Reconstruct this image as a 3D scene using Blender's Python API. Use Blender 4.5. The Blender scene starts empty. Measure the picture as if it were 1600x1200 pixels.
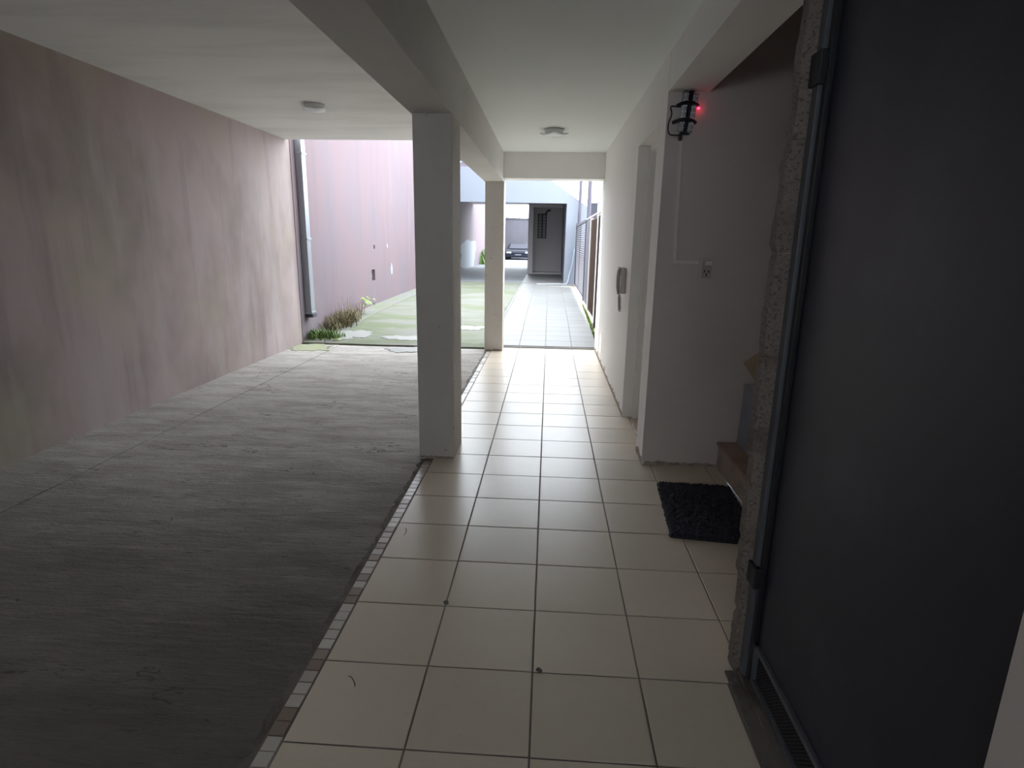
import bpy, bmesh, math, random
from mathutils import Vector, Matrix, noise

random.seed(11)
SC = bpy.context.scene
COL = SC.collection
T = 0.36                     # one floor-tile module in metres; coordinates below are in modules

# ------------------------------------------------------------------ camera
def axes(pitch, yaw, roll):
    fw = Vector((math.sin(yaw)*math.cos(pitch), math.cos(yaw)*math.cos(pitch), -math.sin(pitch)))
    r0 = Vector((math.cos(yaw), -math.sin(yaw), 0)); u0 = r0.cross(fw)
    r = r0*math.cos(roll) + u0*math.sin(roll); u = u0*math.cos(roll) - r0*math.sin(roll)
    return r, u, fw
cam = bpy.data.cameras.new('camera'); cam_o = bpy.data.objects.new('camera', cam); COL.objects.link(cam_o)
r, u, fw = axes(0.24015, -0.05835, 0.01674)
M = Matrix(((r.x, u.x, -fw.x, 2.036*T), (r.y, u.y, -fw.y, -3.793*T), (r.z, u.z, -fw.z, 3.962*T), (0, 0, 0, 1)))
cam_o.matrix_world = M
cam.sensor_fit = 'HORIZONTAL'; cam.sensor_width = 36.0; cam.lens = 914.3/1600*36.0
cam.clip_start = 0.02; cam.clip_end = 300
SC.camera = cam_o

# ------------------------------------------------------------------ light
W = bpy.data.worlds.new('sky'); SC.world = W; W.use_nodes = True
bg = W.node_tree.nodes['Background']
bg.inputs[0].default_value = (0.84, 0.92, 1.0, 1); bg.inputs[1].default_value = 1.5
sun = bpy.data.lights.new('sun', 'SUN'); sun.energy = 3.0; sun.angle = math.radians(0.6); sun.color = (1, .95, .86)
sun_o = bpy.data.objects.new('sun', sun); COL.objects.link(sun_o)
sun_o.rotation_euler = Vector((0.62, -0.22, -0.75)).to_track_quat('-Z', 'Y').to_euler()
SC.view_settings.view_transform = 'Standard'; SC.view_settings.look = 'None'
SC.view_settings.gamma = 1.0; SC.view_settings.use_curve_mapping = False
SC.view_settings.exposure = 2.7

# ------------------------------------------------------------------ materials
MATS = {}
def mat(name, base, rough=0.7, var=(), bump=None, rand=0.0, spec=0.5, metal=0.0, emit=None, trans=0.0, near_dark=None):
    """var: list of (colour, xyz texture scale, ramp low, ramp high, amount); bump: list of (xyz scale, strength)."""
    m = bpy.data.materials.new(name); m.use_nodes = True; MATS[name] = m
    nt = m.node_tree; N = nt.nodes; L = nt.links
    b = N['Principled BSDF']
    b.inputs['Roughness'].default_value = rough; b.inputs['Metallic'].default_value = metal
    b.inputs['Specular IOR Level'].default_value = spec
    b.inputs['Transmission Weight'].default_value = trans
    geo = N.new('ShaderNodeNewGeometry')
    col = N.new('ShaderNodeRGB'); col.outputs[0].default_value = (*base, 1); out = col.outputs[0]
    def nz(sc, detail=4):
        mp = N.new('ShaderNodeVectorMath'); mp.operation = 'MULTIPLY'; L.new(geo.outputs['Position'], mp.inputs[0])
        mp.inputs[1].default_value = sc
        t = N.new('ShaderNodeTexNoise'); t.inputs['Scale'].default_value = 1; t.inputs['Detail'].default_value = detail
        t.inputs['Roughness'].default_value = .6
        L.new(mp.outputs[0], t.inputs['Vector']); return t.outputs['Fac']
    for c2, sc, lo, hi, amt in var:
        src = nz(sc)
        if lo > hi:          # thin crack lines: where the noise crosses its middle value
            ab = N.new('ShaderNodeMath'); ab.operation = 'SUBTRACT'; L.new(src, ab.inputs[0]); ab.inputs[1].default_value = .5
            ac = N.new('ShaderNodeMath'); ac.operation = 'ABSOLUTE'; L.new(ab.outputs[0], ac.inputs[0])
            gate = N.new('ShaderNodeMapRange'); L.new(nz((sc[0]*.6+.7, sc[1]*.5+.3, sc[2])), gate.inputs[0])
            gate.inputs[1].default_value = .5; gate.inputs[2].default_value = .58; gate.inputs[3].default_value = .2; gate.inputs[4].default_value = 0
            ad = N.new('ShaderNodeMath'); ad.operation = 'ADD'; L.new(ac.outputs[0], ad.inputs[0]); L.new(gate.outputs[0], ad.inputs[1]); src = ad.outputs[0]
        mr = N.new('ShaderNodeMapRange'); L.new(src, mr.inputs[0])
        mr.inputs[1].default_value = lo; mr.inputs[2].default_value = hi; mr.inputs[3].default_value = 0; mr.inputs[4].default_value = amt
        mx = N.new('ShaderNodeMix'); mx.data_type = 'RGBA'; L.new(mr.outputs[0], mx.inputs[0]); L.new(out, mx.inputs[6])
        mx.inputs[7].default_value = (*c2, 1); out = mx.outputs[2]
    if near_dark:  # blends in a darker tone towards low y, edge broken up by noise
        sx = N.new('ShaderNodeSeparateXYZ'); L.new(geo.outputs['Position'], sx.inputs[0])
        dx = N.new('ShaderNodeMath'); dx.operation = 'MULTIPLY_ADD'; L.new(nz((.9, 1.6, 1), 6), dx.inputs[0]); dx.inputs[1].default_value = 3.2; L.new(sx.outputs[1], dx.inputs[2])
        mr = N.new('ShaderNodeMapRange'); L.new(dx.outputs[0], mr.inputs[0]); mr.inputs[1].default_value = near_dark[1]; mr.inputs[2].default_value = near_dark[2]
        mr.inputs[3].default_value = near_dark[3]; mr.inputs[4].default_value = 0
        mx = N.new('ShaderNodeMix'); mx.data_type = 'RGBA'; L.new(mr.outputs[0], mx.inputs[0]); L.new(out, mx.inputs[6]); mx.inputs[7].default_value = (*near_dark[0], 1); out = mx.outputs[2]
    if rand:
        oi = N.new('ShaderNodeObjectInfo'); mr = N.new('ShaderNodeMapRange'); L.new(oi.outputs['Random'], mr.inputs[0])
        mr.inputs[3].default_value = 1-rand; mr.inputs[4].default_value = 1+rand*.35
        hs = N.new('ShaderNodeHueSaturation'); L.new(mr.outputs[0], hs.inputs['Value']); L.new(out, hs.inputs['Color']); out = hs.outputs[0]
    L.new(out, b.inputs['Base Color'])
    if bump:
        prev = None
        for sc, st in bump:
            bp = N.new('ShaderNodeBump'); bp.inputs['Strength'].default_value = st; bp.inputs['Distance'].default_value = .01
            L.new(nz(sc, 6), bp.inputs['Height'])
            if prev: L.new(prev, bp.inputs['Normal'])
            prev = bp.outputs[0]
        L.new(prev, b.inputs['Normal'])
    if emit:
        b.inputs['Emission Color'].default_value = (*emit[0], 1); b.inputs['Emission Strength'].default_value = emit[1]
    return m

mat('white_plaster', (.88, .87, .84), .7, [((.81, .79, .75), (1.2, 1.2, .6), .5, .75, .5)], [((14, 14, 14), .12)])
mat('ceiling_paint', (.86, .90, .88), .8, [((.80, .83, .81), (.8, 1.5, .8), .5, .8, .4)], [((10, 10, 10), .06)])
mat('garage_ceiling_paint', (.82, .82, .79), .8, [((.64, .64, .61), (.6, 2.6, 1), .45, .70, .7)], [((10, 10, 10), .06)])
mat('column_paint', (.62, .59, .55), .7, [((.52, .49, .45), (2, 2, .9), .5, .75, .6), ((.22, .18, .15), (9, 9, 16), .66, .72, .5)], [((12, 12, 12), .15)])
mat('beam_paint', (.66, .65, .61), .75, [((.54, .53, .50), (3, 1.0, 3), .45, .75, .7)], [((12, 6, 12), .15)])
mat('shaded_plaster', (.66, .60, .57), .75, [((.56, .50, .47), (1.4, 1.4, 1.2), .45, .75, .6)], [((12, 12, 12), .1)])  # same paint as white_plaster, with the alcove shade put into the colour
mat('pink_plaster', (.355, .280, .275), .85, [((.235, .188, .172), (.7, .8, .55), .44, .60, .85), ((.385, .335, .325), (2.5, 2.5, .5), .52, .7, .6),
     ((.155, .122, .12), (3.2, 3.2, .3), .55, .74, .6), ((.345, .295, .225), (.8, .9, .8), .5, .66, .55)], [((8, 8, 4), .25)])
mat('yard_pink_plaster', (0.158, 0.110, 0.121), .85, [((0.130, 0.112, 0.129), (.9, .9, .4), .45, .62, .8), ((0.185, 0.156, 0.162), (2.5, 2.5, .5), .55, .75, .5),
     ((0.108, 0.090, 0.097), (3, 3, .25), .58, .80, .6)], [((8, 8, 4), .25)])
mat('floor_tile_glaze', (.75, .655, .535), .30, [((.69, .595, .475), (2.4, 2.4, 2.4), .42, .72, .6), ((.55, .47, .40), (25, 25, 25), .62, .75, .3)], [((5, 5, 5), .03)], rand=.10, spec=.3)
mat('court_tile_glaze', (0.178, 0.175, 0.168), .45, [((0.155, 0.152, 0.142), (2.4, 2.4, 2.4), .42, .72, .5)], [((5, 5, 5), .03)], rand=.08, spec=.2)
mat('grout', (.16, .13, .11), .9, [((.34, .30, .26), (3, 1.2, 3), .45, .6, .7)])
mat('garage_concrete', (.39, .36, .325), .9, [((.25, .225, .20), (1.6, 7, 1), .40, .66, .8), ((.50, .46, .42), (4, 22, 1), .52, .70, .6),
     ((.13, .11, .10), (9, 60, 1), .58, .70, .6), ((.10, .085, .075), (.5, .8, 1), .55, .75, .35), ((.04, .035, .03), (1.3, 5, 1), .010, .0, .9), ((.04, .035, .03), (3, 14, 1), .012, .0, .8)], [((7, 45, 5), .9), ((60, 60, 60), .5)], near_dark=((.075, .064, .058), 1.9, 3.9, .75))
mat('yard_concrete', (0.148, 0.146, 0.121), .85, [((0.094, 0.113, 0.051), (.7, 1.6, 1), .42, .60, .85), ((0.183, 0.179, 0.156), (1.6, 5, 1), .55, .72, .7), ((0.117, 0.144, 0.055), (1.3, 1.3, 1), .6, .72, .5), ((0.047, 0.047, 0.039), (2.5, 9, 1), .010, .0, .7)], [((6, 16, 6), .3)])
mat('yard_concrete_edge', (0.150, 0.148, 0.131), .85, [((0.128, 0.150, 0.068), (1.2, 1.2, 1), .45, .62, .7), ((0.195, 0.191, 0.176), (3, 3, 1), .55, .7, .6)], [((6, 16, 6), .3)])
mat('screed_patch', (0.217, 0.214, 0.199), .6, [((0.210, 0.210, 0.180), (5, 5, 5), .45, .7, .6)])
mat('moss_patch', (.27, .29, .15), .95, [((.26, .25, .20), (9, 9, 9), .42, .6, .9)], [((40, 40, 40), .4)])
mat('mortar', (.17, .15, .13), .95, [((.07, .06, .05), (14, 6, 14), .45, .65, .8), ((.32, .29, .26), (18, 8, 18), .6, .7, .6)], [((25, 25, 25), .6)])
m = mat('mosaic_glaze', (.5, .45, .4), .3)
nt = m.node_tree; oi = nt.nodes.new('ShaderNodeObjectInfo'); cr = nt.nodes.new('ShaderNodeValToRGB'); nt.links.new(oi.outputs['Random'], cr.inputs[0])
cr.color_ramp.interpolation = 'CONSTANT'
els = cr.color_ramp.elements; els[0].color = (.62, .58, .52, 1); els[1].position = .3; els[1].color = (.36, .29, .24, 1)
for ps, c in ((.5, (.50, .46, .42, 1)), (.68, (.70, .67, .62, 1)), (.85, (.28, .21, .17, 1))):
    e = els.new(ps); e.color = c
nt.links.new(cr.outputs[0], nt.nodes['Principled BSDF'].inputs['Base Color'])
mat('bare_render', (.40, .34, .28), .95, [((.24, .19, .15), (20, 20, 20), .45, .65, .8)], [((30, 30, 30), .5)])
mat('granite_chip', (.21, .18, .16), .85, [((.08, .065, .055), (110, 110, 110), .53, .62, .8), ((.31, .28, .255), (140, 140, 140), .57, .68, .6), ((.13, .09, .075), (7, 7, 7), .5, .65, .7)], [((60, 60, 60), .5)])
mat('navy_paint', (.017, .020, .036), .5, [((.045, .05, .075), (2, 2, 2), .5, .7, .6)], [((20, 20, 20), .05)])
mat('frame_paint', (.10, .11, .125), .45)
mat('black_iron', (.015, .015, .018), .5)
mat('mat_fibre', (.026, .028, .042), .95, [((.06, .063, .085), (90, 90, 90), .55, .7, .8)], [((120, 120, 120), 1.0)])
mat('stair_tread', (.40, .28, .21), .6, [((.28, .19, .14), (6, 6, 6), .45, .7, .7)])
mat('stair_riser', (.46, .38, .32), .75, [((.30, .24, .20), (6, 6, 8), .5, .7, .7)], [((20, 20, 20), .2)])
mat('blue_board', (.30, .32, .38), .6, [((.22, .24, .30), (5, 5, 5), .45, .7, .6)])
mat('cardboard', (.46, .36, .24), .8)
mat('white_plastic', (.78, .77, .73), .4)
mat('ivory_plastic', (.62, .57, .51), .4)
mat('taupe_plastic', (.46, .42, .39), .4)
mat('dark_hole', (.02, .02, .02), .9)
mat('frosted_glass', (.80, .83, .82), .25, spec=.6)
mat('lamp_metal', (.55, .56, .55), .4)
mat('black_plastic', (.012, .012, .02), .4)
mat('clear_plastic', (.42, .45, .50), .15, spec=.8)
mat('led_lens', (.80, .82, .86), .15)
mat('red_led', (.5, .01, .03), .3, emit=((1, .03, .08), 1.2))
mat('conduit_paint', (.80, .75, .72), .5)
mat('galvanised', (.30, .32, .35), .35, metal=.5)
mat('grass_blade', (0.085, 0.145, 0.030), .7, [((0.136, 0.196, 0.051), (30, 30, 30), .45, .65, .8)])
mat('dry_weed', (0.176, 0.132, 0.080), .9, [((0.112, 0.128, 0.048), (22, 22, 22), .45, .6, .8)])
mat('leaf_green', (0.160, 0.304, 0.032), .5)
mat('stem_brown', (.20, .16, .10), .8)
mat('far_white', (0.183, 0.199, 0.234), .8, [((0.160, 0.176, 0.211), (.5, .5, .8), .45, .7, .6)])
mat('far_grey', (0.50, 0.48, 0.49), .85)
mat('far_shaded_wall', (.10, .095, .11), .85, [((.07, .07, .085), (1, 1, .4), .45, .7, .7)])  # dark colour stands in for shade on the rear wall face
mat('whitewash', (0.255, 0.285, 0.315), .8)
mat('niche_shade', (.05, .045, .045), .9)  # recess shade put into the colour of the niche back
mat('passage_concrete', (0.165, 0.176, 0.191), .7, [((0.112, 0.120, 0.135), (.6, 1.4, 1), .45, .65, .7)])
mat('brown_mesh', (.05, .03, .022), .85)
mat('fence_white', (0.288, 0.276, 0.280), .5)
mat('fence_slate', (.035, .038, .055), .6)
mat('post_grey', (.07, .065, .085), .7)
mat('cream_wall', (.80, .76, .66), .8)
mat('mauve_wall', (.09, .075, .095), .85)
mat('roof_slate', (.015, .018, .028), .7)
mat('window_glass', (.03, .03, .045), .2, spec=.3)
mat('car_paint', (.006, .008, .016), .6, spec=.2)
mat('car_chrome', (.6, .62, .66), .2, metal=.8)
mat('tyre', (.02, .02, .02), .8)
mat('hose_rubber', (.35, .38, .44), .5)

# ------------------------------------------------------------------ helpers
def box(bm, x0, x1, y0, y1, z0, z1):
    v = [bm.verts.new((x*T, y*T, z*T)) for x in (x0, x1) for y in (y0, y1) for z in (z0, z1)]
    for f in ((0, 1, 3, 2), (4, 6, 7, 5), (0, 4, 5, 1), (2, 3, 7, 6), (0, 2, 6, 4), (1, 5, 7, 3)):
        bm.faces.new([v[i] for i in f])
    return v
def B(*boxes):
    bm = bmesh.new()
    for b in boxes: box(bm, *b)
    return bm
def prism(bm, pts, axis, a0, a1):
    """extrude a polygon of 2-D points along axis ('x','y','z'); pts are the two other coordinates in order"""
    def P(p, a): return {'x': (a, p[0], p[1]), 'y': (p[0], a, p[1]), 'z': (p[0], p[1], a)}[axis]
    A = [bm.verts.new(Vector(P(p, a0))*T) for p in pts]; C = [bm.verts.new(Vector(P(p, a1))*T) for p in pts]
    n = len(pts)
    bm.faces.new(A); bm.faces.new(C[::-1])
    for i in range(n): bm.faces.new((A[i], C[i], C[(i+1) % n], A[(i+1) % n]))
def tube(bm, pts, rad, seg=10, cap=True):
    pts = [Vector(p)*T for p in pts]; rings = []
    for i, p in enumerate(pts):
        d = (pts[min(i+1, len(pts)-1)] - pts[max(i-1, 0)]).normalized()
        a = d.orthogonal().normalized() if abs(d.z) > .9 else d.cross(Vector((0, 0, 1))).normalized()
        c = d.cross(a)
        rr = (rad[i] if isinstance(rad, (list, tuple)) else rad)*T
        rings.append([bm.verts.new(p + a*rr*math.cos(2*math.pi*k/seg) + c*rr*math.sin(2*math.pi*k/seg)) for k in range(seg)])
    for A, C in zip(rings, rings[1:]):
        for k in range(seg): bm.faces.new((A[k], A[(k+1) % seg], C[(k+1) % seg], C[k]))
    if cap: bm.faces.new(rings[0][::-1]); bm.faces.new(rings[-1])
def link(name, me, m, parent=None):
    o = bpy.data.objects.new(name, me); COL.objects.link(o)
    if m and not me.materials: me.materials.append(MATS[m])
    if parent: o.parent = parent
    return o
def obj(name, bm, m, parent=None, bevel=0, smooth=False):
    bmesh.ops.recalc_face_normals(bm, faces=bm.faces)
    if bevel: bmesh.ops.bevel(bm, geom=list(bm.edges), offset=bevel*T, segments=2, affect='EDGES', profile=.6, clamp_overlap=True)
    me = bpy.data.meshes.new(name); bm.to_mesh(me); bm.free()
    if smooth:
        for p in me.polygons: p.use_smooth = True
    return link(name, me, m, parent)
def tag(o, label, cat, group=None, kind=None):
    o['label'] = label; o['category'] = cat
    if group: o['group'] = group
    if kind: o['kind'] = kind
    return o
def struct(name, bm, m, label, cat, bevel=0): return tag(obj(name, bm, m, None, bevel), label, cat, kind='structure')
def thing(name, loc, label, cat, group=None):
    o = bpy.data.objects.new(name, None); COL.objects.link(o); o.empty_display_size = .05
    o.location = Vector(loc)*T; return tag(o, label, cat, group)
def part(name, bm, m, root, bevel=0, smooth=False):
    """geometry is given in world modules; keep it in place under a root that sits elsewhere"""
    o = obj(name, bm, m, root, bevel, smooth)
    w = root.location.copy()
    if root.parent: w += root.parent.location
    if root.type == 'EMPTY' and w.length > 0: o.data.transform(Matrix.Translation(-w))
    return o
def lerp(tab, y):
    for (a, za), (b, zb) in zip(tab, tab[1:]):
        if y <= b: return za + (zb-za)*(y-a)/(b-a)
    return tab[-1][1]
RAMP = [(-50, 0), (18.2, 0), (18.25, .07), (23, .33), (27, .44), (32, .50), (45, .60), (57, .70), (62, .85), (112, .55), (140, .5)]
def gz(y): return lerp(RAMP, y)

# ================================================================== FLOOR OF THE CORRIDOR
RP = .9486
floor = struct('floor', B((-.155, 3.86, -14.6, 18.2, -.5, -.008), (3.86, 5.2, 1.15, 6.6, -.5, -.0085), (3.86, 4.3, 7.1, 9.6, -.5, -.0085)), 'grout',
               'beige ceramic tiled corridor floor running towards the courtyard', 'floor')
def tile_mesh(x0, x1, y0, y1, g=.008, ch=.006):
    bm = bmesh.new()
    def ring(i, z): return [bm.verts.new((x*T, y*T, (gz_(y)+z)*T)) for x, y in ((x0+i, y0+i), (x1-i, y0+i), (x1-i, y1-i), (x0+i, y1-i))]
    gz_ = gz if y0 > 18 else (lambda y: 0)
    A = ring(g, -.03); Bq = ring(g, -.004); C = ring(g+ch, 0)
    bm.faces.new(C)
    for P, Q in ((A, Bq), (Bq, C)):
        for k in range(4): bm.faces.new((P[k], P[(k+1) % 4], Q[(k+1) % 4], Q[k]))
    bmesh.ops.recalc_face_normals(bm, faces=bm.faces)
    me = bpy.data.meshes.new('floor_tile'); bm.to_mesh(me); bm.free(); return me
full = tile_mesh(0, 1, 0, RP)
def jit(o):
    o.rotation_euler = (random.uniform(-.0016, .0016), random.uniform(-.0016, .0016), random.uniform(-.001, .001))
for j in range(-7, 20):
    y0, y1 = j*RP, (j+1)*RP
    xm = 3.815 if j <= 0 else 5.2 if 1 <= j <= 6 else 4.28 if j in (7, 8, 9) else 3.87
    if j == 19: y1 = 18.17
    for i in range(6):
        x0, x1 = i, min(i+1, xm)
        if x1-x0 < .05: continue
        yy0 = y0
        if j == 1 and i >= 4: yy0 = 1.35
        if abs(x1-x0-1) < 1e-6 and abs(y1-yy0-RP) < 1e-6:
            o = link('floor_tile', full, 'floor_tile_glaze', floor); o.location = (x0*T, y0*T, 0)
        else:
            me = tile_mesh(0, x1-x0, 0, y1-yy0); o = link('floor_tile', me, 'floor_tile_glaze', floor); o.location = (x0*T, yy0*T, 0)
        jit(o)
# mosaic border
mos = tile_mesh(0, .142, 0, .15, .006, .005); mos.name = 'mosaic_tile'
y = -7.0
while y < 18.0:
    if not (6.2 < y < 7.25 or 17.28 < y < 18.2):
        o = link('mosaic_tile', mos, 'mosaic_glaze', floor); o.location = (-.148*T, y*T, random.uniform(-.002, .004)*T); jit(o)
    y += .15
bm = bmesh.new(); yy = -7
pts = []
while yy <= 18.1:
    pts.append((yy, -.235 - .05*noise.noise((yy*1.3, 0, 3)) - .06*noise.noise((yy*6, 1, 3)) - .03*noise.noise((yy*17, 4, 3)))); yy += .05
for (a, xa), (b, xb) in zip(pts, pts[1:]):
    q = [(xa, a, -.028), (-.156, a, -.016), (-.156, b, -.016), (xb, b, -.028)]
    bm.faces.new([bm.verts.new(Vector(p)*T) for p in q])
bmesh.ops.remove_doubles(bm, verts=bm.verts, dist=1e-5)
o = obj('mortar_edge', bm, 'mortar', floor)

# ================================================================== COURTYARD GROUND
def sheet(x0, x1, y0, y1, nx, ny, dz=0, thick=.3, rough=0):
    bm = bmesh.new(); g = []
    for a in range(nx+1):
        row = []
        for b in range(ny+1):
            x = x0+(x1-x0)*a/nx; yv = y0+(y1-y0)*b/ny
            row.append(bm.verts.new((x*T, yv*T, (gz(yv)+dz+rough*noise.noise((x*1.7, yv*1.7, 5)))*T)))
        g.append(row)
    for a in range(nx):
        for b in range(ny): bm.faces.new((g[a][b], g[a+1][b], g[a+1][b+1], g[a][b+1]))
    ext = bmesh.ops.extrude_face_region(bm, geom=list(bm.faces))
    for v in ext['geom']:
        if isinstance(v, bmesh.types.BMVert): v.co.z -= thick*T
    return bm
garage = struct('floor_garage', B((-7.4, -.156, -14.6, 17.9, -.5, -.05)), 'grout', 'rough grey concrete parking floor beside the tiled corridor', 'floor')
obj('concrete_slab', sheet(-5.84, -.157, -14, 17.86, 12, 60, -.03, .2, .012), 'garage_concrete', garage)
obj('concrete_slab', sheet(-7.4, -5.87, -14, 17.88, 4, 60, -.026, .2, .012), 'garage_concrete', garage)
yard = struct('floor_courtyard', sheet(-7.4, 4.3, 18.2, 45, 4, 40, -.02, .5), 'grout', 'open courtyard ground rising gently towards the far white building', 'ground')
obj('concrete_slab', sheet(-6.31, -.157, 17.96, 44.9, 12, 60, .02, .2, .012), 'yard_concrete', yard)
obj('concrete_slab', sheet(-7.4, -6.33, 17.98, 44.9, 3, 60, .026, .2, .012), 'yard_concrete_edge', yard)
for k in range(28):
    y0 = 18.28 + k*RP
    for i in range(4):
        x0, x1 = i, min(i+1, 3.95)
        me = tile_mesh(x0, x1, y0, min(y0+RP, 44.95)); link('floor_tile', me, 'court_tile_glaze', yard)
# threshold strip between covered corridor and yard
obj('threshold_strip', B((0, 3.86, 18.17, 18.275, -.02, .045)), 'court_tile_glaze', yard, .008)
bm = bmesh.new(); y = 18.3
while y < 44.7:
    z = gz(y+.07); box(bm, -.148, -.006, y+.006, y+.144, z-.03, z+.002); y += .15
o = obj('mosaic_border', bm, 'court_tile_glaze', yard); o['kind'] = 'stuff'
# screed repairs and moss on the yard slab
def blob(cx, cy, rx, ry, dz, seed, n=72, ja=.35):
    bm = bmesh.new(); ring = []
    for k in range(n):
        a = 2*math.pi*k/n
        s = 1 + 1.5*ja*noise.noise((math.cos(a)*1.4+seed, math.sin(a)*1.4, seed*.7)) + .35*noise.noise((math.cos(a)*4+seed, math.sin(a)*4, seed)) + .2*noise.noise((math.cos(a)*13+seed, math.sin(a)*13, seed))
        ring.append((cx+rx*s*math.cos(a), cy+ry*s*math.sin(a)))
    top = [bm.verts.new((x*T, yv*T, (gz(yv)+dz)*T)) for x, yv in ring]; low = [bm.verts.new((x*T, yv*T, (gz(yv)+dz-.03)*T)) for x, yv in ring]
    c = bm.verts.new((cx*T, cy*T, (gz(cy)+dz)*T))
    for k in range(n):
        bm.faces.new((c, top[k], top[(k+1) % n])); bm.faces.new((top[k], low[k], low[(k+1) % n], top[(k+1) % n]))
    return bm
for cx, cy, rx, ry, s in ((-5.9, 19.2, .75, .75, 1.0), (-3.5, 19.0, .8, .38, 2.2), (-1.3, 21.3, .7, .45, 3.1), (-3.1, 21.5, .55, .4, 5.4)):
    obj('screed_patch', blob(cx, cy, rx, ry, .034, s), 'screed_patch', yard)
obj('screed_patch', blob(-3.1, 17.25, .75, .5, -.012, 4.2), 'screed_patch', garage)
obj('moss_patch', blob(-6.6, 17.2, .62, .6, -.012, 6.0, ja=.5), 'moss_patch', garage)
obj('moss_patch', blob(-6.55, 18.6, .5, .5, .038, 7.3, ja=.5), 'moss_patch', yard)
# ground under and beyond the far building
passage = struct('floor_passage', sheet(-7.4, -.16, 45.05, 118, 4, 60, 0, .5), 'passage_concrete', 'shaded concrete drive passing under the far building', 'ground')
struct('floor_entry', sheet(-.15, 4.3, 45.05, 58.5, 4, 14, .01, .5), 'court_tile_glaze', 'tiled path leading into the far building entry', 'floor')
struct('ground', B((-40, 60, -20, 160, -1.2, -.6)), 'passage_concrete', 'bare earth level beneath the whole plot', 'ground')

# ================================================================== CEILINGS, BEAMS, COLUMNS
struct('ceiling_corridor', B((.2, 3.95, -14.6, 17.6, 6.9, 8.4)), 'ceiling_paint', 'smooth pale ceiling above the tiled corridor', 'ceiling')
struct('ceiling_garage', B((-7.9, .2, -14.6, 17.75, 7.3, 8.4)), 'garage_ceiling_paint', 'mottled grey ceiling above the concrete parking area', 'ceiling')
struct('beam', B((-.29, .385, -14.6, 18.2, 5.95, 8.4)), 'beam_paint', 'long grey painted beam running above both columns', 'beam', .012)
struct('beam_end', B((.385, 3.9, 17.4, 18.2, 6.05, 8.4)), 'white_plaster', 'short cross beam over the corridor exit to the courtyard', 'beam', .008)
struct('beam_stair', B((3.85, 4.49, -14.6, 6.47, 6.3, 8.4)), 'white_plaster', 'pale beam over the stair alcove', 'beam')
struct('upper_storey', B((-7.9, 4.6, 17.0, 18.0, 8.4, 14)), 'white_plaster', 'front wall of the storey above the parking area', 'wall')
column_near = struct('column', B((-.265, .39, 6.38, 7.3, -.05, 5.96)), 'column_paint', 'thick grey-brown square column standing between parking floor and corridor', 'column', .012)
column_exit = struct('column', B((-.25, .41, 17.42, 18.2, -.05, 5.96)), 'column_paint', 'slimmer looking pale column at the corridor exit beside the courtyard', 'column', .012)

# ================================================================== LEFT WALL
def wall_x(x0, x1, y0, y1, z0, z1, holes):
    """wall slab whose face is at x1, with rectangular through holes (ya, yb, za, zb)"""
    bm = bmesh.new()
    ys = sorted({y0, y1, *[h[0] for h in holes], *[h[1] for h in holes]}); zs = sorted({z0, z1, *[h[2] for h in holes], *[h[3] for h in holes]})
    for a, b in zip(ys, ys[1:]):
        for c, d in zip(zs, zs[1:]):
            my, mz = (a+b)/2, (c+d)/2
            if any(h[0] < my < h[1] and h[2] < mz < h[3] for h in holes): continue
            box(bm, x0, x1, a, b, c, d)
    bmesh.ops.remove_doubles(bm, verts=bm.verts, dist=1e-5)
    seen = {}
    for f in list(bm.faces):
        k = tuple(sorted(v.index for v in f.verts))
    bm.verts.index_update()
    for f in list(bm.faces):
        k = tuple(sorted(v.index for v in f.verts)); seen.setdefault(k, []).append(f)
    bmesh.ops.delete(bm, geom=[f for fs in seen.values() if len(fs) > 1 for f in fs], context='FACES_ONLY')
    return bm
struct('wall_left', B((-8, -7.38, -14.6, 18.05, -.3, 7.4)), 'pink_plaster', 'stained dusky pink plaster wall along the parking floor', 'wall')
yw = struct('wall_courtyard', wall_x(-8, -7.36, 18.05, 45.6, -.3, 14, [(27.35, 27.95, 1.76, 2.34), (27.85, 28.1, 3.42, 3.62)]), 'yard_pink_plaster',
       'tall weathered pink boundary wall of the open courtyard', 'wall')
obj('niche_back', B((-7.75, -7.6, 27.3, 28.2, 1.7, 3.7)), 'niche_shade', yw)
obj('niche_pipe', B((-7.6, -7.45, 27.5, 27.7, 1.9, 2.1)), 'whitewash', yw, .02)
bm = bmesh.new()   # pale dribble stain below the niche, worn plaster with a shape of its own
def wall_blob(bm, yc, zc, ry, rz, x, seed, n=26, ja=.35):
    vs = []
    for k in range(n):
        a = 2*math.pi*k/n
        s = 1 + ja*noise.noise((math.cos(a)*1.5+seed, math.sin(a)*1.5, seed)) + .2*noise.noise((math.cos(a)*7+seed, math.sin(a)*7, seed))
        vs.append(bm.verts.new((x*T, (yc+ry*s*math.cos(a))*T, (zc+rz*s*math.sin(a))*T)))
    f = bm.faces.new(vs)
    e = bmesh.ops.extrude_face_region(bm, geom=[f])
    for v in e['geom']:
        if isinstance(v, bmesh.types.BMVert): v.co.x -= .02*T
yw2 = struct('wall_passage', B((-8, -7.36, 45.6, 118, -.3, 9.5)), 'yard_pink_plaster', 'stained boundary wall beside the drive under the far building', 'wall')
wall_blob(bm, 66, 2.4, 7, 1.75, -7.352, 3.3); obj('whitewash_patch', bm, 'whitewash', yw2)
bm = bmesh.new(); wall_blob(bm, 31.4, 2.2, .22, .3, -7.354, 1.3); obj('chipped_plaster', bm, 'whitewash', yw)
bm = bmesh.new(); wall_blob(bm, 30.6, 3.55, .12, .12, -7.354, 2.3); obj('chipped_plaster', bm, 'whitewash', yw)

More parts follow.
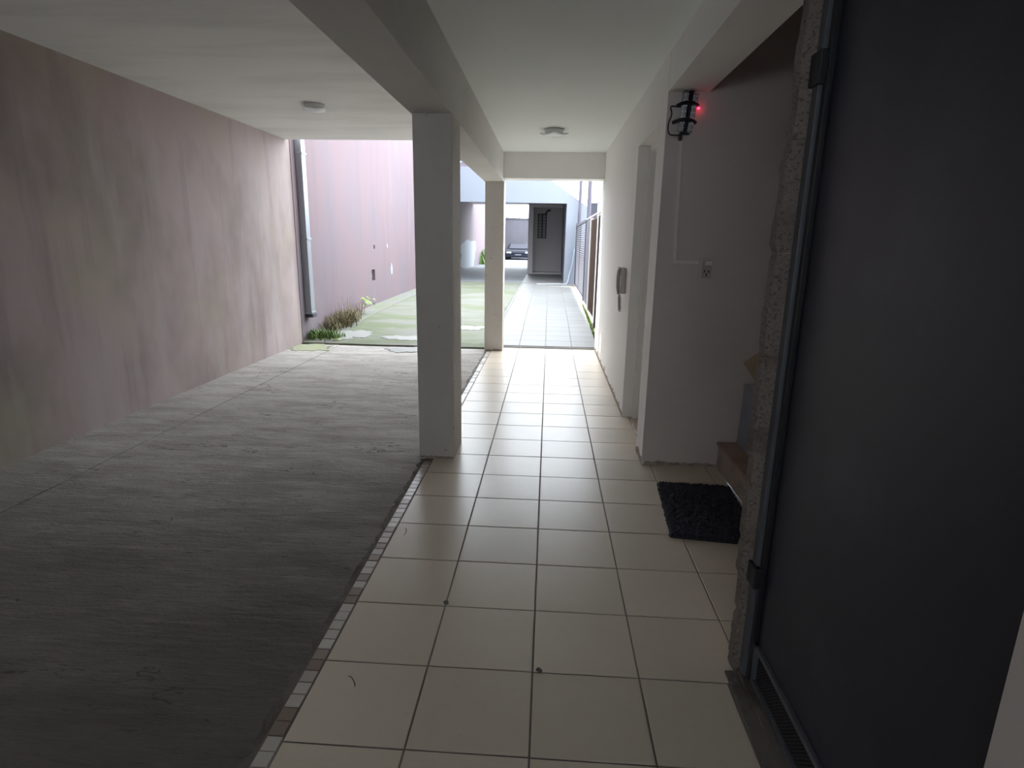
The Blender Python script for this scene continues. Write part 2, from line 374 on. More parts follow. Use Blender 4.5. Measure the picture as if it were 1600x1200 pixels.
# ================================================================== RIGHT WALL WITH DOOR RECESS
wr = struct('wall_right', B((3.85, 4.6, 9.5, 18.2, -.3, 8.4), (3.85, 4.6, 7.2, 9.5, 5.93, 8.4), (3.85, 3.9, 6.5, 7.2, -.3, 8.4)), 'white_plaster', 'white corridor wall with a recessed doorway and peeling base', 'wall')
bm = bmesh.new(); prism(bm, [(3.851, -.3), (9.9, -.3), (9.9, 14), (4.495, 14), (4.495, 8.4), (3.851, 8.4)], 'y', 6.47, 6.5)
box(bm, 3.9, 9.9, 6.5, 7.2, -.3, 8.4)
ws = struct('wall_stair', bm, 'shaded_plaster', 'shaded plaster wall at the back of the stair alcove', 'wall')
# worn strips along the wall base: a ragged edge of bare render
def ragged(x0, y0, y1, h, axis, off, seed, step=.06):
    bm = bmesh.new(); P = []; s = y0
    while s < y1:
        hh = h*(.35 + .9*max(0, noise.noise((s*2.3, seed, 1))) + .5*abs(noise.noise((s*9, seed, 2)))); P.append((s, hh)); s += step
    P.append((y1, h*.3))
    for (a, ha), (b, hb) in zip(P, P[1:]):
        for d in (0, .012):
            q = [(a, .002), (b, .002), (b, hb), (a, ha)]
            if axis == 'x': vs = [(x0-off-d*0, p, z) for p, z in q]
            else: vs = [(p, x0-off, z) for p, z in q]
            if d == 0: bm.faces.new([bm.verts.new(Vector(v)*T) for v in vs])
    bmesh.ops.remove_doubles(bm, verts=bm.verts, dist=1e-5)
    e = bmesh.ops.extrude_face_region(bm, geom=list(bm.faces))
    for v in e['geom']:
        if isinstance(v, bmesh.types.BMVert):
            if axis == 'x': v.co.x += .02*T
            else: v.co.y += .02*T
    return bm
obj('bare_render_strip', ragged(3.85, 9.52, 18.15, .22, 'x', .006, 4.0), 'bare_render', wr)
obj('scuffed_base', ragged(6.38, -.24, .37, .10, 'y', .006, 12.0, .03), 'bare_render', column_near)
obj('scuffed_base', ragged(17.42, -.23, .39, .08, 'y', .006, 15.0, .03), 'bare_render', column_exit)
obj('bare_render_strip', ragged(6.47, 3.9, 5.2, .13, 'y', .006, 7.0), 'bare_render', ws)
obj('bare_render_strip', ragged(3.85, 6.5, 7.19, .3, 'x', .006, 9.0), 'bare_render', ws)
# doorway
d1 = struct('door_1', B((4.22, 4.32, 7.25, 9.45, 0, 5.9)), 'ivory_plastic', 'plain door set back in the corridor recess', 'door', .01)
obj('door_frame', B((4.08, 4.24, 9.36, 9.499, 0, 5.92), (4.08, 4.24, 7.201, 7.34, 0, 5.92), (4.08, 4.24, 7.34, 9.36, 5.8, 5.928)), 'white_plaster', d1)
hb = bmesh.new(); tube(hb, [(4.22, 7.6, 2.9), (4.1, 7.6, 2.9), (4.1, 7.95, 2.9)], .03); obj('handle', hb, 'lamp_metal', d1)

# ================================================================== ENTRY SIDE: granite edge, steel door, walls behind the camera
bm = bmesh.new(); prism(bm, [(4.02, 1.05), (3.90, 1.22), (4.5, 1.7), (9.9, 1.7), (9.9, .9), (4.12, .9)], 'z', -.3, 14)
we = struct('wall_entry', bm, 'shaded_plaster', 'wall end between the entry door and the stair alcove', 'wall')
zs = [0, .62, 1.36, 1.9, 2.52, 3.05, 3.9, 4.75, 6.3]
for a, b in zip(zs, zs[1:]):
    bm = bmesh.new(); n = max(4, int((b-a)/.06)); 
    jx = lambda z: .016*noise.noise((z*3.1, 2, 1)) + .010*noise.noise((z*13, 5, 1)) - (.055 if 2.2 < z < 4.6 else .03 if z >= 1 else 0)*1.0
    top = b-.002; L = []
    for k in range(n+1):
        z = a+.002+(top-a-.002)*k/n
        e = .02 if k in (0, n) else 0
        x = 3.885+jx(z)+e
        L.append([bm.verts.new(Vector(p)*T) for p in ((x, 1.22, z), (x+.012, 1.13, z), (3.965, 1.10, z), (4.03, 1.14, z), (3.93, 1.24, z))])
    for P, Q in zip(L, L[1:]):
        for k in range(5): bm.faces.new((P[k], P[(k+1) % 5], Q[(k+1) % 5], Q[k]))
    bm.faces.new(L[0]); bm.faces.new(L[-1][::-1])
    obj('granite_block', bm, 'granite_chip', we)
struct('wall_front_right', B((4.13, 4.5, -14.6, 1.0, -.3, 6.4), (3.85, 4.13, -14.6, -1.75, -.3, 6.4), (3.85, 4.13, -1.75, 1.05, 6.0, 6.4)), 'shaded_plaster',
       'dark wall holding the navy steel entry door', 'wall')
struct('wall_back', B((-8, 5, -14.6, -14, -.3, 3.95), (-8, 5, -14.6, -14, 5.0, 8.4)), 'shaded_plaster', 'street front wall behind the parking area with a long high opening added for fill light', 'wall')  # wall out of view; its high slot is added to light the interior
struct('wall_stairwell', B((9.9, 10.5, .9, 7.2, -.3, 14), (4.49, 4.6, .9, 7.2, 8.4, 14)), 'shaded_plaster', 'side walls enclosing the dark stairwell', 'wall')
struct('ceiling_stairwell', B((4.4, 10.5, .8, 7.3, 14, 14.5)), 'shaded_plaster', 'ceiling high above the stairwell', 'ceiling')
sd = tag(bpy.data.objects.new('door_2', None), 'dark navy steel entry door with black hinges and perforated kick panel', 'door', kind='structure'); COL.objects.link(sd)
part('door_frame', B((3.955, 4.06, 1.0, 1.10, 0, 6.0), (3.955, 4.06, -1.75, -1.65, 0, 6.0), (3.955, 4.06, -1.65, 1.0, 5.9, 6.0)), 'frame_paint', sd, .008)
part('frame_lip', B((3.985, 4.03, .93, .995, .06, 5.88)), 'black_iron', sd, .006)
leaf = part('door_leaf', B((4.03, 4.09, -1.62, .94, .46, 5.88)), 'navy_paint', sd, .006)
part('kick_rail', B((4.0, 4.09, -1.62, .94, .41, .46), (4.0, 4.09, -1.62, .94, .06, .11), (4.0, 4.09, .88, .94, .06, .46), (4.0, 4.09, -1.62, -1.56, .06, .46)), 'frame_paint', sd, .006)
bm = bmesh.new()
k = -1.9
while k < .95:           # expanded-metal diamonds
    for s in (1, -1):
        y0, y1 = (k, k+.3) if s == 1 else (k+.3, k)
        za, zb = .11, .41
        pa, pb = [y0, za], [y1, zb]
        ym, yM = -1.56, .88
        def clip(p, q):
            if p[0] < ym: t = (ym-p[0])/(q[0]-p[0]); p[1] += (q[1]-p[1])*t; p[0] = ym
            if p[0] > yM: t = (yM-p[0])/(q[0]-p[0]); p[1] += (q[1]-p[1])*t; p[0] = yM
        if max(y0, y1) > ym and min(y0, y1) < yM:
            clip(pa, pb); clip(pb, pa)
            tube(bm, [(4.035, *pa), (4.035, *pb)], .005, 4)
    k += .035
o = part('kick_mesh', bm, 'black_iron', sd)
part('kick_backing', B((4.06, 4.085, -1.56, .88, .11, .41)), 'navy_paint', sd)
for z0, z1 in ((.99, 1.19), (5.10, 5.33)):
    part('hinge', B((3.925, 3.99, .94, 1.115, z0, z1)), 'black_iron', sd, .012)
struct('door_sill', B((3.825, 3.96, -1.75, 1.1, -.05, .02), (3.94, 4.13, -1.75, 1.1, -.05, .05)), 'mortar', 'rough dark sill under the navy steel door', 'sill', .008)

# ================================================================== STAIR
st = thing('staircase', (5.2, 4, 0), 'terracotta topped concrete stairs rising out of the alcove', 'stairs')
for k in range(5):
    x0 = 5.2+.78*k; z1 = .49*(k+1)
    part('riser', B((x0, x0+.78, 1.72, 6.465, .49*k, z1-.06)), 'stair_riser', st, .008)
    part('tread', B((x0-.035, x0+.80, 1.72, 6.465, z1-.058, z1)), 'stair_tread', st, .012)
bm = bmesh.new(); box(bm, 5.50, 5.54, 5.55, 6.42, .495, 1.58)
for v in bm.verts:
    if v.co.z > 1*T: v.co.x += .03*T; v.co.z += (.16*T if v.co.y < 6*T else 0)
tag(obj('leaning_board', bm, 'blue_board', None, .006), 'blue-grey board standing on the first stair tread by the wall', 'board')
bm = bmesh.new(); prism(bm, [(5.472, 1.955), (6.19, .99), (6.59, 1.28), (5.87, 2.25)], 'y', 6.432, 6.458)
tag(obj('cardboard_sheet', bm, 'cardboard'), 'tan cardboard sheet leaning behind the blue-grey board with one corner showing', 'cardboard')

# ================================================================== DOORMAT
dm = thing('doormat', (4.5, 4.6, 0), 'dark navy bristle doormat lying before the stair step', 'doormat')
def mat_edge(tx): return
bm = bmesh.new(); nx, ny = 46, 64; g = []
c00, c10, c11, c01 = Vector((3.83, 3.70)), Vector((5.05, 3.56)), Vector((5.16, 5.50)), Vector((3.97, 5.57))
for a in range(nx+1):
    row = []
    for b in range(ny+1):
        s, t = a/nx, b/ny
        p = c00*(1-s)*(1-t) + c10*s*(1-t) + c11*s*t + c01*(1-s)*t
        edge = min(a, nx-a, b, ny-b)
        dx = random.uniform(-.02, .02) if edge == 0 else random.uniform(-.006, .006); dy = random.uniform(-.02, .02) if edge == 0 else random.uniform(-.006, .006)
        row.append(bm.verts.new(((p.x+dx)*T, (p.y+dy)*T, (.012 if edge == 0 else .045+random.uniform(0, .03))*T)))
    g.append(row)
for a in range(nx):
    for b in range(ny): bm.faces.new((g[a][b], g[a+1][b], g[a+1][b+1], g[a][b+1]))
pile = part('bristle_pile', bm, 'mat_fibre', dm)
bm = bmesh.new()
prism(bm, [tuple(c00), tuple(c10), tuple(c11), tuple(c01)], 'z', .002, .02); part('backing', bm, 'black_plastic', dm)

# ================================================================== CEILING LAMPS
def lamp(x, y, z, rot, label):
    L = thing('ceiling_lamp', (x, y, z), label, 'lamp', 'square glass ceiling lamps')
    L.rotation_euler = (0, 0, rot)
    def P(name, bm, m, bev=0, sm=False): return obj(name, bm, m, L, bev, sm)
    bm = bmesh.new(); tube(bm, [(0, 0, 0), (0, 0, -.02)], .27, 28); P('ceiling_plate', bm, 'lamp_metal')
    bm = bmesh.new(); tube(bm, [(0, 0, -.02), (0, 0, -.11)], .25, 28); P('base', bm, 'white_plastic', 0)
    bm = bmesh.new(); n = 10; g = []
    for a in range(n+1):
        row = []
        for b in range(n+1):
            u_, v_ = a/n*2-1, b/n*2-1
            row.append(bm.verts.new(Vector((u_*.275, v_*.275, -.185+.035*(u_*u_+v_*v_)))*T))
        g.append(row)
    for a in range(n):
        for b in range(n): bm.faces.new((g[a][b], g[a+1][b], g[a+1][b+1], g[a][b+1]))
    e = bmesh.ops.extrude_face_region(bm, geom=list(bm.faces))
    for v in e['geom']:
        if isinstance(v, bmesh.types.BMVert): v.co.z += .022*T
    P('glass_shade', bm, 'frosted_glass', 0, True)
    for sx, sy in ((1, 0), (-1, 0), (0, 1), (0, -1)):
        bm = bmesh.new(); tube(bm, [(sx*.17, sy*.17, -.10), (sx*.17, sy*.17, -.17)], .022, 8); P('shade_clip', bm, 'lamp_metal')
lamp(2.07, 13.2, 6.9, math.radians(42), 'white square ceiling lamp above the tiled corridor')
lamp(-4.138, 12.25, 7.3, math.radians(20), 'white square ceiling lamp above the concrete parking floor')

# ================================================================== EMERGENCY LED LAMP
el = thing('emergency_lamp', (4.14, 6.47, 5.6), 'black strapped LED emergency lamp with looping cable below the beam', 'lamp')
part('mount_plate', B((4.08, 4.22, 6.44, 6.468, 5.66, 6.30)), 'black_plastic', el)
bm = bmesh.new(); tube(bm, [(4.197, 6.37, 6.29), (4.178, 6.37, 6.0), (4.15, 6.38, 5.68)], .036, 10); part('spine', bm, 'black_plastic', el)
for (a, b) in (((4.113, 6.27), (4.065, 5.70)), ((4.255, 6.25), (4.195, 5.68))):
    bm = bmesh.new(); tube(bm, [(a[0], 6.38, a[1]), ((a[0]+b[0])/2, 6.38, (a[1]+b[1])/2), (b[0], 6.38, b[1])], .05, 12)
    tb = part('led_tube', bm, 'clear_plastic', el, 0, True)
    for k in range(7):
        t = (k+.5)/7; x = a[0]+(b[0]-a[0])*t; z = a[1]+(b[1]-a[1])*t
        for dx in (-.022, .022):
            bm = bmesh.new(); tube(bm, [(x+dx, 6.345, z), (x+dx, 6.327, z)], .013, 8)
            q = obj('led', bm, 'led_lens', tb); q.data.transform(Matrix.Translation(-el.location))
for z, xa, xb in ((6.115, 3.995, 4.31), (5.865, 3.945, 4.295)):
    bm = bmesh.new(); tube(bm, [(xa+(xb-xa)*k/8, 6.315+.10*abs(k/4-1)**2, z-.03*(k/4-1)**2) for k in range(9)], .030, 8); part('strap', bm, 'black_plastic', el)
part('bracket', B((4.085, 4.13, 6.38, 6.47, 6.27, 6.40)), 'black_plastic', el, .006)
part('plug', B((4.05, 4.10, 6.36, 6.44, 5.57, 5.68)), 'black_plastic', el, .008)
def smoothpath(P, n=6):
    out = []
    for i in range(len(P)-1):
        p0, p1, p2, p3 = (Vector(P[max(i-1, 0)]), Vector(P[i]), Vector(P[i+1]), Vector(P[min(i+2, len(P)-1)]))
        for k in range(n):
            t = k/n; out.append(.5*((2*p1)+(p2-p0)*t+(2*p0-5*p1+4*p2-p3)*t*t+(3*p1-3*p2+p3-p0)*t**3))
    out.append(Vector(P[-1])); return out
bm = bmesh.new(); tube(bm, smoothpath([(4.06, 6.40, 6.06), (3.98, 6.40, 6.07), (3.89, 6.40, 6.065), (3.912, 6.40, 5.956), (3.87, 6.41, 5.80), (3.90, 6.42, 5.667), (4.02, 6.40, 5.645), (4.07, 6.40, 5.65)]), .011, 6); part('cable', bm, 'black_plastic', el, 0, True)
bm = bmesh.new(); tube(bm, [(4.31, 6.40, 6.05), (4.335, 6.41, 6.045)], .018, 8); part('indicator', bm, 'red_led', el)
pl = bpy.data.lights.new('indicator_glow', 'POINT'); pl.energy = .0011; pl.color = (1, .04, .10); pl.shadow_soft_size = .006
po = bpy.data.objects.new('indicator_glow', pl); COL.objects.link(po); po.parent = el; po.location = Vector((4.355, 6.40, 6.045))*T - el.location

# conduit, socket, intercom
cd = thing('cable_conduit', (4.13, 6.47, 3.65), 'slim grey conduit dropping from the emergency lamp to the socket', 'conduit')
bm = bmesh.new(); v = box(bm, -.028, .028, 6.435, 6.469, 3.68, 5.56)
for q in bm.verts:
    t = (q.co.z/T-3.68)/(5.56-3.68); q.co.x += (4.148+(4.10-4.148)*t)*T
part('vertical_run', bm, 'conduit_paint', cd, .006)
part('horizontal_run', B((4.12, 4.56, 6.44, 6.469, 3.63, 3.68)), 'conduit_paint', cd, .006)
so = thing('wall_socket', (4.69, 6.47, 3.54), 'ivory wall plate with a switch above a slanted two-pin socket', 'socket')
part('plate', B((4.565, 4.825, 6.43, 6.468, 3.355, 3.735)), 'ivory_plastic', so, .014)
part('insert', B((4.61, 4.775, 6.418, 6.432, 3.40, 3.70)), 'taupe_plastic', so, .006)
part('switch', B((4.655, 4.77, 6.405, 6.42, 3.615, 3.685)), 'white_plastic', so, .006)
for x, z, rr in ((4.655, 3.51, .5), (4.725, 3.51, -.5), (4.69, 3.455, 0)):
    bm = bmesh.new(); box(bm, -.008, .008, -.004, .006, -.024, .024)
    bmesh.ops.rotate(bm, verts=bm.verts, cent=(0, 0, 0), matrix=Matrix.Rotation(rr, 3, 'Y'))
    bmesh.ops.translate(bm, verts=bm.verts, vec=Vector((x, 6.416, z))*T); part('slot', bm, 'dark_hole', so)
ic = thing('intercom', (3.85, 10.35, 3.09), 'taupe wall intercom with handset and dangling coiled cord', 'intercom')
part('base', B((3.735, 3.849, 10.19, 10.62, 2.79, 3.39)), 'taupe_plastic', ic, .02)
bm = bmesh.new(); P = smoothpath([(3.725, 10.36, 3.385), (3.69, 10.36, 3.30), (3.678, 10.36, 3.09), (3.69, 10.36, 2.88), (3.73, 10.36, 2.79)], 5)
tube(bm, P, [.06]*3+[.042]*(len(P)-6)+[.06]*3, 10); hs = part('handset', bm, 'taupe_plastic', ic, 0, True)
part('cradle_light', B((3.722, 3.737, 10.24, 10.30, 2.98, 3.2)), 'white_plastic', ic, .005)
bm = bmesh.new(); H = []
for k in range(120):
    t = k/119; a = t*2*math.pi*14; rr = .032 if .12 < t < .9 else .02
    H.append((3.728+.03*t + rr*math.cos(a), 10.36+rr*math.sin(a), 2.76-.40*t))
tube(bm, H, .011, 5); part('coiled_cord', bm, 'taupe_plastic', ic, 0, True)

# ================================================================== DOWNPIPE
dp = thing('downpipe', (-7.25, 18.6, 1.0), 'square galvanised downpipe on the pink wall at the ceiling edge', 'pipe')
part('pipe', B((-7.36, -7.10, 18.42, 18.78, 1.05, 9.0)), 'galvanised', dp, .02)
for z in (6.95, 3.9, 1.12):
    part('bracket', B((-7.362, -7.07, 18.39, 18.81, z-.035, z+.035)), 'galvanised', dp, .008)
part('outlet', B((-7.35, -7.05, 18.40, 18.80, .93, 1.06)), 'fence_slate', dp, .02)

# ================================================================== PLANTS
def blades(n, cx, cy, rx, ry, h, w, lean, seed, zf=gz):
    rnd = random.Random(seed); bm = bmesh.new()
    for _ in range(n):
        x = cx+rnd.gauss(0, rx*.5); y = cy+rnd.gauss(0, ry*.5); z = zf(y)
        x = max(x, -7.29) if cx < 0 else x
        a = rnd.uniform(0, 2*math.pi); hh = h*rnd.uniform(.4, 1.1); ln = lean*rnd.uniform(.3, 1.2)*hh
        d = Vector((math.cos(a), math.sin(a), 0)); s = Vector((-d.y, d.x, 0))*w
        b0 = Vector((x, y, z)); m1 = b0+d*ln*.4+Vector((0, 0, hh*.65)); t1 = b0+d*ln+Vector((0, 0, hh))
        if cx < 0: t1.x = max(t1.x, -7.3); m1.x = max(m1.x, -7.3)
        vs = [bm.verts.new(p*T) for p in (b0-s, b0+s, m1+s*.8, m1-s*.8, t1)]
        bm.faces.new((vs[0], vs[1], vs[2], vs[3])); bm.faces.new((vs[3], vs[2], vs[4]))
    return bm
gr = obj('grass_tuft', blades(420, -6.85, 18.7, .75, .4, .34, .022, .8, 3), 'grass_blade'); tag(gr, 'green grass tuft at the wall foot under the downpipe', 'grass', kind='stuff')
dw = thing('dry_weed', (-6.9, 21.5, gz(21.5)), 'straggly brown dry weeds along the pink courtyard wall', 'weed')
q = part('seed_heads', blades(800, -6.95, 21.4, .45, 1.4, .6, .02, 1.0, 5), 'dry_weed', dw); q['kind'] = 'stuff'
bm = bmesh.new(); rnd = random.Random(8)
for k in range(46):
    y = 20.0+rnd.random()*2.4; x = -7.2+rnd.random()*.4; z = gz(y); h = .35+.95*rnd.random()*(y-19)/3
    d = rnd.uniform(-.6, .6)
    tube(bm, [(x, y, z), (x+.1*rnd.random(), y+d*.3, z+h*.6), (x+.15*rnd.random(), y+d*.8, z+h)], [.012, .009, .004], 4)
part('stalks', bm, 'stem_brown', dw)
lp = thing('leafy_weed', (-7.1, 24.2, gz(24.2)), 'bright green broad-leaved weed growing against the pink wall', 'plant')
bm = bmesh.new(); rnd = random.Random(4)
for k in range(4): tube(bm, [(-7.15+.06*k, 23.9+.2*k, gz(24)), (-7.1+.06*k, 23.8+.25*k, gz(24)+.5), (-7.02+.09*k, 23.9+.3*k, gz(24)+.62+.08*k)], .016, 5)
part('stem', bm, 'stem_brown', lp)
for k in range(16):
    a = rnd.uniform(-.9, 1.2); c = Vector((-7.05+rnd.random()*.5, 23.8+rnd.random()*1.3, gz(24)+.42+rnd.random()*.42)); ln = rnd.uniform(.18, .30)
    d = Vector((math.cos(a), math.sin(a), rnd.uniform(-.7, .1))).normalized(); s = d.cross(Vector((0, 0, 1))).normalized(); n_ = s.cross(d)
    bm = bmesh.new(); L = [bm.verts.new((c+d*ln*t+s*w*ln+n_*hh*ln)*T) for t, w, hh in ((0, 0, 0), (.25, .3, .06), (.6, .34, .05), (1, 0, -.08), (.6, -.34, .05), (.25, -.3, .06))]
    mdl = [bm.verts.new((c+d*ln*t)*T) for t in (.3, .65)]
    bm.faces.new((L[0], L[1], mdl[0])); bm.faces.new((L[1], L[2], mdl[1], mdl[0])); bm.faces.new((L[2], L[3], mdl[1]))
    bm.faces.new((L[0], mdl[0], L[5])); bm.faces.new((L[5], mdl[0], mdl[1], L[4])); bm.faces.new((L[4], mdl[1], L[3]))
    part('leaf', bm, 'leaf_green', lp)
sg = obj('fence_grass', blades(900, 3.985, 23.5, .03, 4.5, .2, .015, .25, 12), 'grass_blade'); tag(sg, 'thin green grass fringe between the yard tiles and the fence', 'grass', kind='stuff')
fb = obj('wall_shrub', blades(500, -6.7, 82, 1.0, 5, 2.0, .09, .7, 17), 'grass_blade'); tag(fb, 'small green shrub against the far pink wall beyond the white building', 'shrub')

# ================================================================== FENCE ALONG THE YARD
g0 = lambda y: gz(y)
lg = thing('louvre_gate', (4.15, 38, gz(38)), 'slatted dark metal gate panel next to the far white building', 'gate')
part('frame', B((4.11, 4.19, 31.7, 31.95, .7, 5.2), (4.11, 4.19, 44.4, 44.65, .7, 5.4), (4.11, 4.19, 31.95, 44.4, .7, .85), (4.11, 4.19, 31.95, 44.4, 5.1, 5.25), (4.11, 4.19, 37.9, 38.2, .85, 5.1)), 'fence_slate', lg)
slat = None
for k in range(30):
    z = .92+.14*k
    if slat is None:
        bm = bmesh.new(); prism(bm, [(4.10, 0), (4.12, 0), (4.20, .10), (4.18, .10)], 'y', 31.95, 44.4)
        slat = part('slat', bm, 'fence_slate', lg); s0 = slat
        slat.location.z = z*T
    else:
        q = s0.copy(); COL.objects.link(q); q.parent = lg; q.location.z = z*T
sg2 = thing('sheet_gate', (4.15, 29.6, gz(29)), 'plain slate-grey sheet metal gate between slatted and brown panels', 'gate')
part('sheet', B((4.13, 4.17, 27.8, 31.5, .6, 5.1)), 'fence_slate', sg2)
for y0 in (27.66, 31.45): part('frame', B((4.09, 4.2, y0, y0+.15, .55, 5.15)), 'fence_slate', sg2)
bf = thing('mesh_fence', (4.15, 24.8, gz(24)), 'rusty brown fence panel between two white posts', 'fence')
part('panel', B((4.14, 4.18, 22.9, 26.9, .55, 5.05)), 'brown_mesh', bf)
for y0 in (26.9, 22.35): part('post', B((4.08, 4.2, y0, y0+.4, .35, 5.15)), 'fence_white', bf, .01)
for k in range(8): part('rib', B((4.10, 4.14, 23.1+.48*k, 23.16+.48*k, .6, 5.0)), 'brown_mesh', bf)
part('kerb', B((4.06, 4.12, 22.35, 27.3, .3, .48)), 'fence_white', bf, .01)
ff = thing('dark_fence', (4.15, 20.4, gz(20)), 'narrow dark fence return between white post and corridor wall', 'fence')
part('sheet', B((4.15, 4.19, 18.25, 22.3, .2, 5.0)), 'fence_slate', ff)
for y0 in (22.1, 18.25): part('frame', B((4.10, 4.2, y0, y0+.2, .2, 5.05)), 'black_iron', ff)
bm = bmesh.new(); tube(bm, [(4.15, 20, 5.205), (4.15, 31.6, 5.205)], .05, 8); tag(obj('handrail', bm, 'fence_white'), 'thin white rail along the top of the yard fence', 'rail')
bm = bmesh.new(); tube(bm, [(4.34, 44.5, .3), (4.34, 44.5, 9.6)], .13, 10); tag(obj('steel_post', bm, 'post_grey'), 'tall thin grey steel post nearer the white building', 'post', 'tall posts above the yard fence')
bm = bmesh.new(); tube(bm, [(4.35, 33.2, .3), (4.35, 33.2, 8.8)], .13, 10); tag(obj('steel_post', bm, 'post_grey'), 'tall thin grey steel post nearer the corridor exit', 'post', 'tall posts above the yard fence')

# ================================================================== FAR BUILDING
fbg = thing('far_building', (0, 45, .6), 'pale blue-white building with sloping gable over a drive-through carport', 'building')
bm = bmesh.new(); prism(bm, [(-7.36, 6.95), (3.33, 6.9), (3.26, .4), (5.2, .4), (5.2, 6.53), (.6, 9.6), (-7.36, 9.6)], 'y', 45, 45.5); part('front_wall', bm, 'far_white', fbg)
part('carport_roof', B((-7.36, 1.0, 45.5, 70, 8.2, 8.9), (1.0, 3.3, 45.5, 57.4, 7.5, 7.6), (.95, 1.0, 45.5, 60, 7.5, 8.2), (.37, 1.0, 57.0, 57.3, 7.5, 8.2)), 'far_grey', fbg)
part('side_wall', B((3.3, 5.2, 45.5, 60, .4, 6.4), (3.3, 3.6, 45.5, 60, 6.4, 7.5)), 'far_white', fbg)
part('pillar', B((-.14, .37, 56.8, 57.4, .4, 8.2)), 'far_grey', fbg, .02)
part('lintel', B((.37, 3.3, 56.8, 57.4, 7.2, 7.5)), 'far_grey', fbg)
part('entry_back_wall', B((.2, 3.3, 59, 59.6, .4, 7.5)), 'far_grey', fbg)
part('entry_ceiling', B((.2, 3.3, 57.4, 59.6, 7.4, 7.6)), 'far_grey', fbg)
part('entry_side_wall', B((-.14, .2, 57.4, 70, .4, 8.2)), 'far_grey', fbg)
part('entry_step', B((.37, 3.3, 57, 59, .5, .88)), 'far_grey', fbg, .02)
wf = part('window_grille', B((.76, 1.68, 58.93, 58.99, 4.25, 4.34), (.76, 1.68, 58.93, 58.99, 6.6, 6.7), (.76, .88, 58.93, 58.99, 4.25, 6.7), (1.56, 1.68, 58.93, 58.99, 4.25, 6.7), (1.14, 1.3, 58.93, 58.99, 4.3, 6.6)), 'black_iron', fbg)
part('window_pane', B((.84, 1.6, 58.97, 59.0, 4.3, 6.65)), 'whitewash', fbg)
for k in range(7): part('grille_bar', B((.84, 1.6, 58.92, 58.96, 4.55+.29*k, 4.60+.29*k)), 'black_iron', fbg)
bm = bmesh.new(); tube(bm, [(1.55, 58.95, 6.72), (1.75, 58.7, 7.0), (2.05, 58.6, 7.05)], .08, 8); part('wall_lamp', bm, 'black_iron', fbg)
bm = bmesh.new(); tube(bm, smoothpath([(1.1, 43.6, .62), (1.9, 43.9, .63), (2.8, 44.3, .63), (3.5, 44.6, .65), (3.7, 44.85, 1.3), (3.9, 44.92, 2.1), (4.05, 44.92, 3.4)]), .035, 6)
tag(obj('garden_hose', bm, 'hose_rubber'), 'thin hose lying across the path and up the far white wall', 'hose')
# back yard wall with a broken tile coping
bw = struct('wall_far', B((-7.36, 6, 118, 118.6, .2, 8.2)), 'far_shaded_wall', 'dark rear boundary wall seen through the carport', 'wall')
for k in range(22): obj('coping_tile', B((-7.3+.5*k, -6.86+.5*k, 117.8, 118.8, 8.2, 8.38+.14*random.random())), 'far_shaded_wall', bw)
# parked car
car = thing('parked_car', (-3.4, 109, gz(109)), 'dark car parked beyond the carport by the rear wall', 'car')
zc = gz(109); X0, X1, Y0, Y1 = -5.9, -1.2, 104, 115
bm = bmesh.new()
prof = [(104, zc+.55), (104, zc+1.3), (104.5, zc+1.65), (106.6, zc+1.85), (107.8, zc+2.9), (111.5, zc+3.0), (113.6, zc+2.0), (115, zc+1.8), (115, zc+.55)]
prism(bm, prof, 'x', X0, X1)
for v in bm.verts:
    if v.co.z > (zc+2.4)*T: v.co.x = (-3.55*T)+(v.co.x+3.55*T)*.78
part('body', bm, 'car_paint', car, .12)
bm = bmesh.new(); vs = [(-5.3, 106.75, zc+1.95), (-1.8, 106.75, zc+1.95), (-2.0, 107.6, zc+2.75), (-5.1, 107.6, zc+2.75)]
f = bm.faces.new([bm.verts.new((Vector(v)+Vector((0, -.16, .06)))*T) for v in vs]); e = bmesh.ops.extrude_face_region(bm, geom=[f])
for v in e['geom']:
    if isinstance(v, bmesh.types.BMVert): v.co.y += .1*T
part('windscreen', bm, 'window_glass', car)
for x in (-5.7, -2.3): part('headlamp', B((x, x+.9, 103.9, 104.2, zc+1.15, zc+1.45)), 'car_chrome', car, .05)
part('number_plate', B((-4.1, -3.0, 103.88, 104, zc+.75, zc+1.0)), 'whitewash', car, .02)
part('bumper', B((-5.95, -1.15, 103.75, 104.3, zc+.5, zc+.9)), 'car_paint', car, .1)
for x in (X0-.05, X1-.5):
    for y0 in (105.7, 113):
        bm = bmesh.new(); tube(bm, [(x, y0, zc+.62), (x+.55, y0, zc+.62)], .62, 18); part('wheel', bm, 'tyre', car)
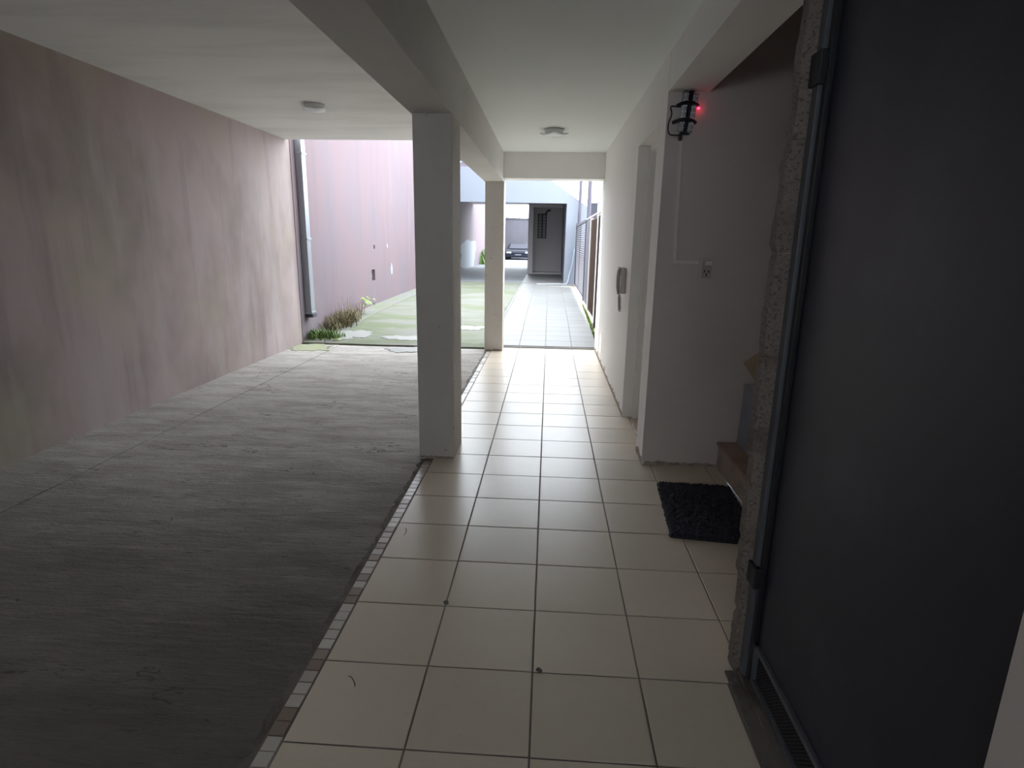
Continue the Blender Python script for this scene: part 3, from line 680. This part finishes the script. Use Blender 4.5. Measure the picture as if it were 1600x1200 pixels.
# neighbouring houses
nh = thing('cream_house', (9, 50, -.6), 'sunlit cream neighbouring house with dark window beyond the fence', 'house')
part('wall', B((5.45, 14, 50, 60, -.6, 7.6)), 'cream_wall', nh)
bm = bmesh.new(); prism(bm, [(5.2, 7.6), (14.5, 7.6), (14.5, 7.8), (9.5, 10.2), (5.2, 7.75)], 'y', 49.7, 60.4); part('roof', bm, 'cream_wall', nh)
w_ = part('window', B((5.55, 6.12, 49.96, 50.05, 5.6, 7.25)), 'window_glass', nh)
part('window_frame', B((6.12, 6.32, 49.9, 50.05, 5.6, 7.3), (5.5, 6.32, 49.9, 50.05, 7.25, 7.36)), 'fence_white', nh)
mh = thing('mauve_house', (-11, 84, -.6), 'distant mauve house with dark sloping roof above the white building', 'house')
part('wall', B((-14, -9.3, 80, 90, -.6, 14.2)), 'mauve_wall', mh)
bm = bmesh.new(); prism(bm, [(-14.3, 17), (-13.6, 17.3), (-9.2, 14.4), (-9.3, 14.0)], 'y', 79.5, 90.5); part('roof', bm, 'roof_slate', mh)

# ================================================================== LITTER ON THE TILES
for nm, x, y, rot, label in (('leaf_fragment', .16, 3.42, .4, 'curled dry leaf scrap on a tile beside the mosaic border before the thick column'),
                             ('leaf_fragment', .40, .62, 1.2, 'thin curved dry leaf scrap on a tile at the near end of the corridor'),
                             ('dirt_clod', 1.0, 1.94, 0, 'small black dirt clod on a tile corner joint'),
                             ('dirt_clod', 2.06, .96, .5, 'small dark grit lump on the cross joint mid corridor')):
    bm = bmesh.new(); rnd = random.Random(label)
    if nm == 'leaf_fragment':
        P = smoothpath([(0, 0, .004), (.03, .035, .012), (.05, .08, .03), (.04, .11, .045)], 4)
        L = [(bm.verts.new((p+Vector((-.012*(1-k/12), 0, 0)))*T), bm.verts.new((p+Vector((.012*(1-k/14), .006, .006)))*T)) for k, p in enumerate(P)]
        for A, C in zip(L, L[1:]): bm.faces.new((A[0], A[1], C[1], C[0]))
    else:
        bmesh.ops.create_icosphere(bm, subdivisions=2, radius=.03*T)
        for v in bm.verts:
            v.co *= 1+.5*noise.noise(v.co*90); v.co.z = max(v.co.z*.5+.012*T, .001)
    o = tag(obj(nm, bm, 'mortar'), label, 'debris'); o.location = (x*T, y*T, .0005); o.rotation_euler.z = rot
